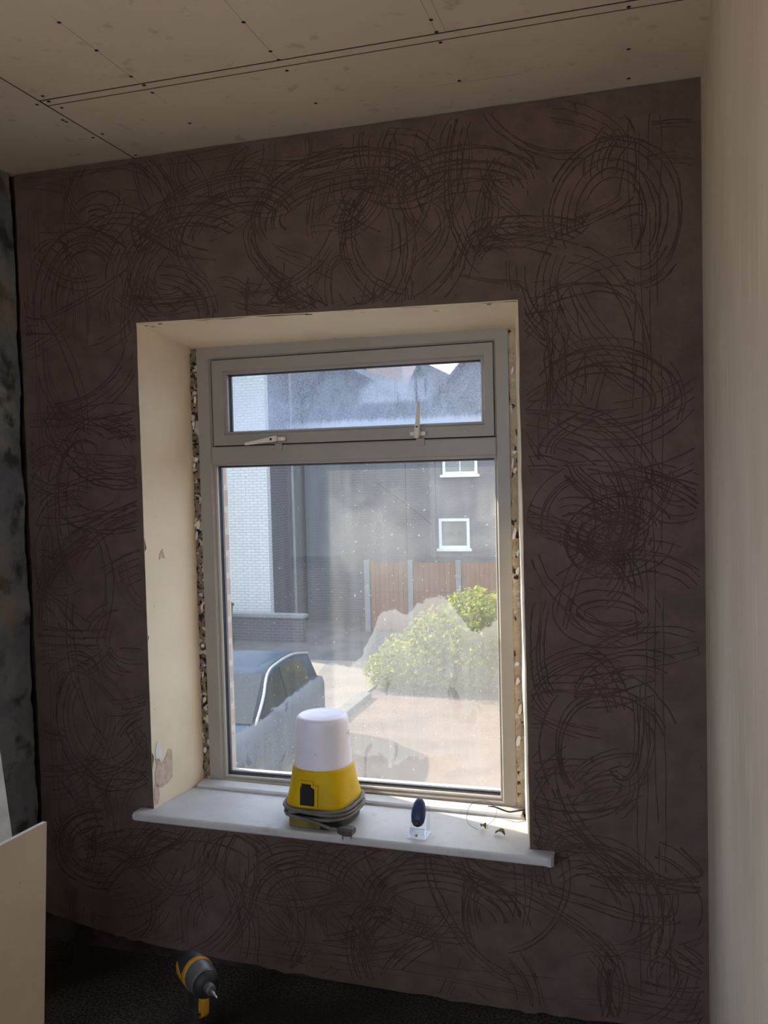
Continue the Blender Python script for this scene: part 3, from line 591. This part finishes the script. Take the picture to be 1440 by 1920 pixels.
# ------------------------------------------------------------------ small things on the sill
hx, hy = 1.681, .010
hd = thing('tool_holder', 'small navy oval tool standing in a clear plastic holder on the sill', 'holder', (hx, hy, zs(hx)))
bm = bmesh.new(); box(bm, (-.028, -.030, 0), (.028, .030, .003), .001); link('holder_base', bm, M_clear, hd)
for s in (-1, 1):
    bm = bmesh.new(); prism(bm, [(-.026, .003), (.030, .003), (.034, .075), (.016, .090), (-.006, .060)], [], lambda u, v, d: (s * .022 + d, u, v), .002); link('side_plate', bm, M_clear, hd)
mk('front_plate', (-.020, -.027, .003), (.022, -.0255, .030), M_clear, hd)
bm = bmesh.new(); rings = []
for t, r in [(0, .003), (.004, .009), (.012, .0135), (.026, .0155), (.045, .0150), (.062, .012), (.072, .007), (.075, .002)]:
    rings.append([(1.3 * r * math.cos(a), -.018 + t * .50 + r * .9 * math.sin(a), .030 + t * .90 - r * .45 * math.sin(a)) for a in [2 * math.pi * j / 20 for j in range(20)]])
loft(bm, rings); bl = link('oval_body', bm, M_blue, hd, True)
bm = bmesh.new(); lathe(bm, [(.0001, 0), (.0085, 0), (.0085, .003), (.006, .0045), (.0001, .0045)], 16); k = link('black_cap', bm, M_black, hd); k.location = (0, -.024, .043); k.rotation_euler = (math.radians(75), 0, 0)
bm = bmesh.new(); lathe(bm, [(.0001, 0), (.004, 0), (.004, .003), (.0001, .003)], 12); k = link('fixing_screw', bm, M_pin, hd); k.location = (0, -.0272, .011); k.rotation_euler = (math.radians(90), 0, 0)
def leaf(x, y, l, a, label):
    bm = bmesh.new(); R = []
    for i in range(9):
        t = i / 8; w_ = .32 * l * math.sin(math.pi * min(1, t * .94 + .04)) ** .8; zz = .004 + .010 * math.sin(t * 3.0) + .003 * nzv(t * 5, x * 50)
        R.append([(l * (t - .5), -w_, zz + .004), (l * (t - .5), 0, zz - .001), (l * (t - .5), w_, zz + .005), (l * (t - .5), 0, zz)])
    loft(bm, R); o = link('dry_leaf', bm, M_leafdry, None, True); o.location = (x, y, zs(x)); o.rotation_euler = (0, 0, a); tag(o, label, 'leaf', 'dry leaves on the sill'); return o
leaf(1.846, .092, .026, -.9, 'dark curled dry leaf on the sunlit sill, farther from the right reveal')
leaf(1.898, .062, .030, -.4, 'olive crumpled dry leaf on the sill, nearer the right reveal')
bm = bmesh.new(); tube(bm, smooth_pts([(1.948, .215, .474), (1.925, .200, .4735), (1.905, .186, .4745), (1.885, .183, .480), (1.862, .19, .484), (1.842, .196, .482)], 6), [.0024] * 28 + [.0016] * 3, 6)
tag(link('black_cable', bm, M_black, None, True), 'short black cable end lying on the strip in the right corner of the sill', 'cable')
bm = bmesh.new(); tube(bm, smooth_pts([(1.862, .189, .487), (1.835, .183, .503), (1.800, .165, .497), (1.79, .14, .474), (1.800, .11, .460), (1.83, .085, .4562)], 8), .0006, 5)
tag(link('thin_wire', bm, M_black, None, True), 'hair-thin dark wire looping over the sill strip toward the dark leaf', 'wire')
bm = bmesh.new(); tube(bm, smooth_pts([(1.862, .188, .487), (1.872, .172, .486), (1.868, .145, .466), (1.852, .115, .457), (1.858, .098, .4557)], 8), .0005, 5)
tag(link('thin_wire', bm, M_black, None, True), 'hair-thin dark wire hanging straight down from the black cable end', 'wire')
# ------------------------------------------------------------------ plasterboard offcut and straightedge at left
A = Vector((.943, -.596, .663)); Bt = Vector((.98, -.70, 0.0)); dr = Vector((-.09, -.996, 0)); nrm = Vector((.996, -.09, .0)); up_n = (A - Bt).cross(dr).normalized()
if up_n.x < 0: up_n = -up_n
L_ = .85; bm = bmesh.new(); q = [A, A + dr * L_ , Bt + dr * L_ * .9, Bt]
f0 = [bm.verts.new(v) for v in q]; f1 = [bm.verts.new(v - up_n * .015) for v in q]
for i in range(4):
    f = bm.faces.new((f0[i], f0[(i + 1) % 4], f1[(i + 1) % 4], f1[i])); f.material_index = 1
bm.faces.new(f0); bm.faces.new(f1[::-1]); bmesh.ops.bevel(bm, geom=[e for e in bm.edges if all(v in f0 for v in e.verts)], offset=.002, segments=2, affect='EDGES')
pbo = link('plasterboard_offcut', bm, [M_pb_face, M_pb_edge]); tag(pbo, 'brown-faced plasterboard offcut with white top edge standing at lower left', 'plasterboard')
# straightedge: long white board with a hand slot, propped against the left wall
se = thing('straightedge', 'white straightedge with a dark hand slot propped against the left wall', 'straightedge', (.645, -.371, 0.0), (math.radians(1.8), math.radians(-5.0), 0))
slot = [(-.062 + .009 * math.cos(a), (.455 if math.sin(a) > 0 else .425) + .009 * math.sin(a)) for a in [2 * math.pi * i / 20 for i in range(20)]]
bm = bmesh.new(); prism(bm, [(-.10, .02), (.0, .02), (.0, 1.5), (-.10, 1.5)], [slot], lambda u, v, d: (d, u + .075, v), -.018); link('blade', bm, M_strt, se)
bm = bmesh.new(); ro = [(u + (u + .062) * .35, v + (v - .44) * .16) for u, v in slot]; prism(bm, ro, [slot], lambda u, v, d: (d + .0015, u + .075, v), -.021); link('slot_rim', bm, M_black, se)
bm = bmesh.new(); prism(bm, [(-.10, 0), (.0, 0), (.0, .02), (-.10, .02)], [], lambda u, v, d: (d + .001, u + .075, v), -.02); link('end_cap', bm, M_black, se)

# ------------------------------------------------------------------ impact driver on the carpet
hd_ = Vector((.755, -.656, 0)).normalized()
drv = thing('impact_driver', 'yellow and black cordless impact driver standing on the dark carpet', 'power tool', (1.218, -.405, 0), (0, 0, math.atan2(hd_.y, hd_.x)))
AZ = .228; K = 1.16
def ell(x, ry, rz, zc=0.0, n=28, e=2.0, flat=None):
    o = []
    for j in range(n):
        a = 2 * math.pi * j / n; c, s = math.cos(a), math.sin(a); k = (abs(c) ** e + abs(s) ** e) ** (-1 / e); o.append((x * K, ry * k * c * K, AZ + (rz * k * s + zc) * K))
    return o
bm = bmesh.new(); loft(bm, [ell(-.064, .018, .020), ell(-.062, .026, .028), ell(-.052, .031, .0335), ell(-.030, .0325, .035), ell(-.010, .032, .0345), ell(-.008, .028, .03)]); link('motor_housing', bm, M_drv_k, drv, True)
bm = bmesh.new(); loft(bm, [ell(-.012, .0325, .0352), ell(-.010, .0338, .0362), ell(.001, .0338, .0362), ell(.003, .0325, .0352)]); link('yellow_band', bm, M_drv_y, drv, True)
for s in (-1, 1):
    bm = bmesh.new(); R_ = []
    for x, a0, a1, ry, rz in [(-.0625, -30, 15, .027, .029), (-.052, -50, 25, .0325, .035), (-.034, -70, 12, .0338, .0365), (-.020, -80, 0, .0338, .0365), (-.008, -84, 45, .0336, .0362)]:
        o = []
        for k in range(9):
            a = math.radians(a0 + (a1 - a0) * k / 8); o.append((x * K, s * ry * math.cos(a) * K, AZ + rz * math.sin(a) * K))
        o += [(p[0], p[1] * .93, AZ + (p[2] - AZ) * .93) for p in o[::-1]]; R_.append(o)
    loft(bm, R_); link('side_shell', bm, M_drv_y, drv, True)
bm = bmesh.new(); loft(bm, [ell(.001, .031, .034), ell(.003, .0325, .0352), ell(.012, .0325, .0352), ell(.030, .0305, .0325), ell(.040, .027, .029), ell(.043, .022, .023)]); link('gearcase', bm, M_drv_g, drv, True)
bm = bmesh.new(); loft(bm, [ell(.040, .0285, .030, -.002), ell(.046, .0255, .027, -.002), ell(.052, .021, .022, -.001), ell(.054, .013, .013)]); link('nose_boot', bm, M_drv_k, drv, True)
bm = bmesh.new(); loft(bm, [ell(.050, .0115, .0115), ell(.066, .0115, .0115), ell(.068, .0105, .0105), ell(.072, .0105, .0105), ell(.073, .008, .008)]); link('chuck_collar', bm, M_drv_g, drv, True)
bm = bmesh.new(); loft(bm, [ell(.070, .0036, .0036, n=6), ell(.088, .0036, .0036, n=6), ell(.090, .0022, .0022, n=6), ell(.098, .0022, .0022, n=6), ell(.103, .0006, .0006, n=6)]); link('driver_bit', bm, M_steel, drv)
bm = bmesh.new(); loft(bm, [[(x * K + w_ * K * c, d_ * K * s, z * K) for c, s in [(math.cos(2 * math.pi * j / 20), math.sin(2 * math.pi * j / 20)) for j in range(20)]] for x, w_, d_, z in [(-.030, .030, .022, .034), (-.026, .021, .0175, .060), (-.018, .020, .0165, .105), (-.010, .025, .018, .150), (-.008, .030, .020, .178)]]); link('grip', bm, M_drv_k, drv, True)
bm = bmesh.new(); loft(bm, [[(x * K + w_ * K * c, d_ * K * s, z * K) for c, s in [(math.cos(2 * math.pi * j / 12), math.sin(2 * math.pi * j / 12)) for j in range(12)]] for x, w_, d_, z in [(.014, .004, .009, .122), (.018, .008, .010, .135), (.022, .009, .010, .155), (.020, .010, .010, .168)]]); link('trigger', bm, M_drv_y, drv, True)
bm = bmesh.new(); loft(bm, [[(x * K + .002 * K * c, .009 * K * s + (0), z * K + 0) for c, s in [(math.cos(2 * math.pi * j / 8), math.sin(2 * math.pi * j / 8)) for j in range(8)]] for x, z in [(-.004, .112), (.018, .113), (.030, .125), (.034, .150), (.030, .170)]]); link('trigger_guard', bm, M_drv_y, drv, True)
mk('battery', (-.075 * K, -.037 * K, 0), (.040 * K, .037 * K, .032 * K), M_drv_k, drv, .006); mk('battery_clip', (-.070 * K, -.034 * K, .0318 * K), (.035 * K, .034 * K, .040 * K), M_drv_y, drv, .003)
bm = bmesh.new(); tube(bm, [(-.03 * K, -.0385 * K, .022 * K), (-.03 * K, -.0385 * K, .045 * K)], .002, 6); link('belt_clip', bm, M_steel, drv)
# folded white packet beside the driver
bm = bmesh.new(); box(bm, (-.032, -.022, 0), (.032, .022, .034), .002); pk = thing('packet', 'small bluish-white packet on the carpet against the impact driver', 'packet', (1.118, -.462, 0), (0, 0, .35)); link('packet_body', bm, M_filler, pk); mk('packet_flap', (-.033, -.0225, .026), (.033, .0225, .0355), M_pb_edge, pk, .001)
# ------------------------------------------------------------------ outside: a lane two and a half metres below the sill
GZ = -2.7
tag(mk('ground', (-45, -40, GZ - .3), (45, 60, GZ), M_road), 'grey tarmac lane and yard outside the window', kind='structure')
tag(mk('yard_paving', (-2.62, 3.0, GZ), (6, 13.3, GZ + .06), M_pink), 'sunlit pinkish paved yard below the window', kind='structure')
tag(mk('bounce_ground', (-22, -34, GZ), (18, .30, GZ + .05), M_bounce), 'unseen pale ground added beside and behind the house to bounce daylight indoors', kind='structure')  # out of view, added to reflect sun and sky into the room
tag(mk('lane_apron', (-6.6, 12.2, GZ), (-2.86, 16.2, GZ + .03), M_pale), 'pale sunlit concrete beside the lane', kind='structure')
kb = thing('kerb', 'grey concrete kerb edging the pink paved yard', 'kerb', (-2.74, 11.75, GZ))
kp = None
for i in range(2):
    if kp is None: kp = mk('kerb_stone', (-.12, -.448, 0), (.12, .448, .16), M_kerb, kb, .02); kp.location = (0, 0, 0)
    else: share('kerb_stone', kp, kb, (0, .9 * i, 0))
# white-painted brick house on the left with dark unpainted flank
wh = thing('white_house', 'white painted brick house with a dark brick flank beyond the car', 'house', (-11.3, 19.2, GZ))
mk('front_wall', (-4, 0, 0), (4, .22, 8.6), M_wbrick, wh); mk('flank_wall', (3.78, .22, 0), (4.0, 9.0, 8.6), M_dbrick, wh); mk('rear_body', (-4, .22, 0), (3.78, 9, 8.4), M_dbrick, wh)
bm = bmesh.new(); prism(bm, [(-.3, 8.5), (9.3, 8.5), (4.5, 11.6)], [], lambda u, v, d: (-4.2 + d, u, v), 8.4); link('roof', bm, M_slate, wh)
bm = bmesh.new(); tube(bm, [(4.06, 1.6, .1), (4.06, 1.6, 8.4)], .045, 8); link('downpipe', bm, M_post, wh)
mk('plinth', (-4, -.05, 0), (4.0, 0, .35), M_dbrick, wh)
# opposite row of gabled houses
def far_window(parent, x0, x1, z0, z1, y, blind=False, bar=True):
    f = thing('window', None, None, (0, 0, 0)); f.parent = parent; t = .075
    bm = bmesh.new(); prism(bm, [(x0, z0), (x1, z0), (x1, z1), (x0, z1)], [[(x0 + t, z0 + t), (x1 - t, z0 + t), (x1 - t, z1 - t), (x0 + t, z1 - t)]], lambda u, v, d: (u, y - .05 + d, v), .08); link('window_surround', bm, M_wframe, f)
    mk('pane', (x0 + t, y - .01, z0 + t), (x1 - t, y + .01, z1 - t), M_blind if blind else M_farglass, f)
    if bar: mk('glazing_bar', ((x0 + x1) / 2 - .015, y - .035, z0 + t), ((x0 + x1) / 2 + .015, y - .005, z1 - t), M_wframe, f)
    if blind:
        for k in range(int((z1 - z0 - 2 * t) / .05)): mk('blind_slat', (x0 + t, y - .022, z0 + t + .05 * k), (x1 - t, y - .012, z0 + t + .05 * k + .034), M_wframe if False else M_blind, f)
    mk('window_ledge', (x0 - .06, y - .12, z0 - .07), (x1 + .06, y, z0), M_wframe, f)
def gable_house(x0, x1, eave, peak, y, dep, label, m, px=None):
    h = thing('gabled_house', label, 'house', (0, 0, 0), group='houses across the lane'); px = px if px is not None else (x0 + x1) / 2
    bm = bmesh.new(); prism(bm, [(x0, GZ), (x1, GZ), (x1, eave), (px, peak), (x0, eave)], [], lambda u, v, d: (u, y + d, v), dep); link('wall', bm, m, h)
    for (a, za, b, zb) in ((x0, eave, px, peak), (px, peak, x1, eave)):
        bm = bmesh.new(); prism(bm, [(a, za), (b, zb), (b, zb + .12), (a, za + .12)], [], lambda u, v, d: (u, y - .2 + d, v), dep + .4); link('roof_slope', bm, M_slate, h)
    return h
hA = gable_house(-7.15, -4.16, 3.52, 4.62, 21.5, 8, 'dark gabled house across the lane, just right of the white house', M_hbrick, px=-6.2)
hB = gable_house(-4.14, -3.31, 3.42, 4.42, 21.5, 7, 'narrow gabled house front between its two larger neighbours across the lane', M_hbrick, px=-3.64)
hC = gable_house(-3.29, 4.5, 3.42, 6.45, 21.5, 8, 'large gabled house across the lane with small white-framed windows', M_hbrick, px=-.6)
far_window(hC, -3.08, -2.12, 1.40, 2.60, 21.5, True); far_window(hC, -3.22, -2.37, -.62, .20, 21.5, False, False)
bm = bmesh.new(); tube(bm, smooth_pts([(-4.87, 21.20, 1.25), (-4.0, 21.20, .61), (-3.36, 21.20, .10), (-3.30, 21.20, -.05), (-3.30, 21.20, GZ)], 5), .05, 8)
tag(link('drainpipe', bm, M_slate, None, True), 'dark drainpipe sloping across the house fronts toward the small white window', 'drainpipe')
hP = gable_house(-14.6, -7.02, 6.4, 8.4, 32.0, 3, 'pink brick house seen beyond the dark gables', M_pinkbrick)
# brown fence in front of the houses
fn = thing('panel_fence', 'brown board fence with grey posts across the lane behind the bush', 'fence', (0, 20.0, GZ))
for x0, x1 in ((-4.76, -3.74), (-3.59, -2.46), (-2.31, -1.36), (-1.21, -.2), (-.05, 1.0)):
    n = 8; w_ = (x1 - x0) / n
    for k in range(n):
        for za, zb in ((.05, 1.06), (1.075, 1.84)):
            mk('fence_board', (x0 + k * w_ + .004, -.012 + .004 * (k % 2), za), (x0 + (k + 1) * w_ - .004, .012, zb), M_fence, fn)
    mk('fence_post', (x1 + .01, -.06, 0), (x1 + .14, .06, 1.9), M_post, fn)
mk('fence_post', (-4.92, -.06, 0), (-4.78, .06, 1.9), M_post, fn)
mk('fence_rail', (-4.8, .012, 1.04), (1.1, .05, 1.10), M_post, fn)
# low dark wall and gate post at the foot of the white house
lw = thing('boundary_wall', 'low dark brick boundary wall in front of the white house', 'wall', (-7.6, 18.2, GZ)); mk('wall_body', (-3.2, 0, 0), (1.6, .22, .62), M_dbrick, lw); mk('coping', (-3.25, -.04, .62), (1.65, .26, .70), M_post, lw)
wb = thing('wheelie_bin', 'dark wheelie bin standing by the white house', 'bin', (-7.95, 17.4, GZ))
bm = bmesh.new(); loft(bm, [[(sx * w_, sy * d_, z) for sx, sy in ((-1, -1), (1, -1), (1, 1), (-1, 1))] for w_, d_, z in ((.22, .25, .08), (.28, .34, .98))]); link('bin_body', bm, M_black, wb)
bm = bmesh.new(); loft(bm, [[(sx * w_, sy * d_, z) for sx, sy in ((-1, -1), (1, -1), (1, 1), (-1, 1))] for w_, d_, z in ((.30, .37, .98), (.30, .37, 1.02), (.25, .30, 1.08))]); link('lid', bm, M_tyre, wb)
for s in (-1, 1):
    bm = bmesh.new(); tube(bm, [(s * .2, .3, .1), (s * .26, .3, .1)], .1, 14); link('wheel', bm, M_tyre, wb)
gp = thing('gate_post', 'pale stone gate post beside the wheelie bin', 'gate post', (-8.45, 17.2, GZ)); mk('shaft', (-.14, -.14, 0), (.14, .14, 1.35), M_pale, gp, .01); mk('cap', (-.18, -.18, 1.35), (.18, .18, 1.45), M_pale, gp, .02)

# leafy bush on the yard edge
bush = thing('leafy_bush', 'bright yellow-green leafy bush at the end of the paved yard', 'bush', (-1.15, 14.2, GZ))
rb = random.Random(3); bm = bmesh.new(); lobes = [(0, 0, .85, 1.05, .9, .85), (.55, .1, 1.15, .95, .8, .75), (-.95, 0, .55, .75, .7, .55), (1.2, .2, .9, .8, .8, .8), (.2, .2, 1.45, .6, .6, .5), (-.4, .1, 1.0, .7, .6, .6), (1.6, 0, 1.2, .6, .6, .6), (-1.45, -.05, .35, .5, .5, .36)]
for k in range(9000):
    lb = lobes[int(rb.random() ** 1.3 * len(lobes)) % len(lobes)]; d = Vector((rb.gauss(0, 1), rb.gauss(0, 1), rb.gauss(0, 1))).normalized() * rb.uniform(.45, 1.05) ** .6
    p = Vector((lb[0] + d.x * lb[3], lb[1] + d.y * lb[4], lb[2] + d.z * lb[5]))
    if p.z < .05: continue
    u = Vector((rb.gauss(0, 1), rb.gauss(0, 1), rb.gauss(0, .7))).normalized(); v = u.cross(Vector((rb.gauss(0, 1), rb.gauss(0, 1), rb.gauss(0, 1)))).normalized(); l = rb.uniform(.035, .07); w_ = l * .5
    q = [p - u * l, p + v * w_ - u * .1 * l, p + u * l, p - v * w_ - u * .1 * l]; bm.faces.new([bm.verts.new(x) for x in q])
tag(link('foliage', bm, M_leaf, bush), kind='stuff')
for k in range(9):
    a = rb.uniform(0, 6.28); x, y = rb.uniform(-.9, 1.2), rb.uniform(-.2, .3); bm = bmesh.new()
    tube(bm, smooth_pts([(x * .5, y * .5, 0), (x * .7, y, .5), (x + .1 * math.cos(a), y + .1 * math.sin(a), 1.0), (x + .2 * math.cos(a), y + .2 * math.sin(a), 1.4)], 4), [.025 - .0015 * i for i in range(13)], 6); link('stem', bm, M_stem, bush)

# dark blue car parked nose-in toward the house
car = thing('parked_car', 'dark blue hatchback car parked on the lane, facing the window', 'car', (-3.42, 9.05, GZ), (0, 0, math.radians(-86)))
def sect(x, hw, z0, z1, top, r=.10):
    return [(x, -hw * .93, z0), (x, -hw, z0 + .18), (x, -hw, z1 - r), (x, -hw * .96, z1), (x, -hw * top, z1 + .015), (x, hw * top, z1 + .015), (x, hw * .96, z1), (x, hw, z1 - r), (x, hw, z0 + .18), (x, hw * .93, z0)]
bm = bmesh.new(); loft(bm, [sect(-2.02, .62, .42, .70, .6), sect(-1.98, .76, .30, .86, .7), sect(-1.80, .84, .22, .95, .8), sect(-.9, .86, .20, .96, .8), sect(.6, .86, .20, .94, .8), sect(.95, .85, .20, .93, .75), sect(1.55, .82, .22, .84, .7), sect(1.88, .74, .28, .74, .65), sect(2.02, .60, .36, .62, .6)])
link('body', bm, M_carpaint, car, True)
def cab(x, hw, z, hw2=None): return (x, hw, z)
g0 = [(-1.88, .70, .93), (-1.62, .62, 1.36), (-.9, .58, 1.46), (-.2, .58, 1.47), (.15, .60, 1.42), (1.0, .74, .92)]
bm = bmesh.new(); loft(bm, [[(x, -hw - (.0 if z > 1.2 else .02), .90), (x, -hw, z), (x, -hw * .6, z + .02), (x, hw * .6, z + .02), (x, hw, z), (x, hw + (.0 if z > 1.2 else .02), .90)] for x, hw, z in g0]); link('greenhouse', bm, M_carpaint, car, True)
def panel(name, P, m, n_out):
    bm = bmesh.new(); f = [bm.verts.new(p) for p in P]; bm.faces.new(f); b = [bm.verts.new(Vector(p) - Vector(n_out) * .03) for p in P]; bm.faces.new(b[::-1])
    for i in range(len(P)): bm.faces.new((f[i], f[(i + 1) % len(P)], b[(i + 1) % len(P)], b[i]))
    return link(name, bm, m, car)
panel('windscreen', [(.99, -.68, .955), (.99, .68, .955), (.20, .55, 1.425), (.20, -.55, 1.425)], M_carglass, (.5, 0, .85))
panel('rear_window', [(-1.88, -.60, .98), (-1.88, .60, .98), (-1.655, .54, 1.33), (-1.655, -.54, 1.33)], M_carglass, (-.9, 0, .3))
for s in (-1, 1):
    panel('side_window', [(.70, s * .725, .97), (-.28, s * .72, .97), (-.28, s * .605, 1.41), (.10, s * .625, 1.37)], M_carglass, (0, s, .2))
    panel('side_window', [(-.36, s * .72, .97), (-1.45, s * .70, .97), (-1.35, s * .60, 1.34), (-.36, s * .605, 1.41)], M_carglass, (0, s, .2))
    bm = bmesh.new(); tube(bm, smooth_pts([(1.0, s * .735, .93), (.6, s * .70, 1.19), (.16, s * .61, 1.425), (-.3, s * .59, 1.475), (-1.0, s * .59, 1.46), (-1.62, s * .62, 1.36)], 5), .02, 6); link('roof_rail', bm, M_rim, car, True)
    bm = bmesh.new(); loft(bm, [[(1.80 + dx, s * (.62 + dy), .66 + dz) for dx, dy, dz in ((-.05, -.1, -.06), (.12, -.1, -.07), (.10, .12, -.04), (-.08, .15, .02), (-.06, 0, .07))], [(1.82 + dx, s * (.63 + dy), .67 + dz) for dx, dy, dz in ((-.05, -.1, -.05), (.13, -.1, -.06), (.11, .12, -.03), (-.07, .15, .03), (-.05, 0, .08))]]); link('headlamp', bm, M_headl, car)
    mk('mirror', (.62, min(s * .84, s * 1.02), .98), (.74, max(s * .84, s * 1.02), 1.10), M_carpaint, car, .03)
    for x in (1.28, -1.25):
        wl = thing('wheel', None, None, (x, s * .78, .30)); wl.parent = car
        bm = bmesh.new(); tube(bm, [(0, -.10, 0), (0, -.09, 0), (0, .09, 0), (0, .10, 0)], [.26, .30, .30, .26], 24); link('tyre', bm, M_tyre, wl, False)
        bm = bmesh.new(); tube(bm, [(0, -.105, 0), (0, .105, 0)], .19, 18); link('rim', bm, M_rim, wl)
mk('number_plate', (2.015, -.26, .40), (2.03, .26, .51), M_wframe, car); mk('grille', (1.985, -.42, .53), (2.02, .42, .60), M_tyre, car)
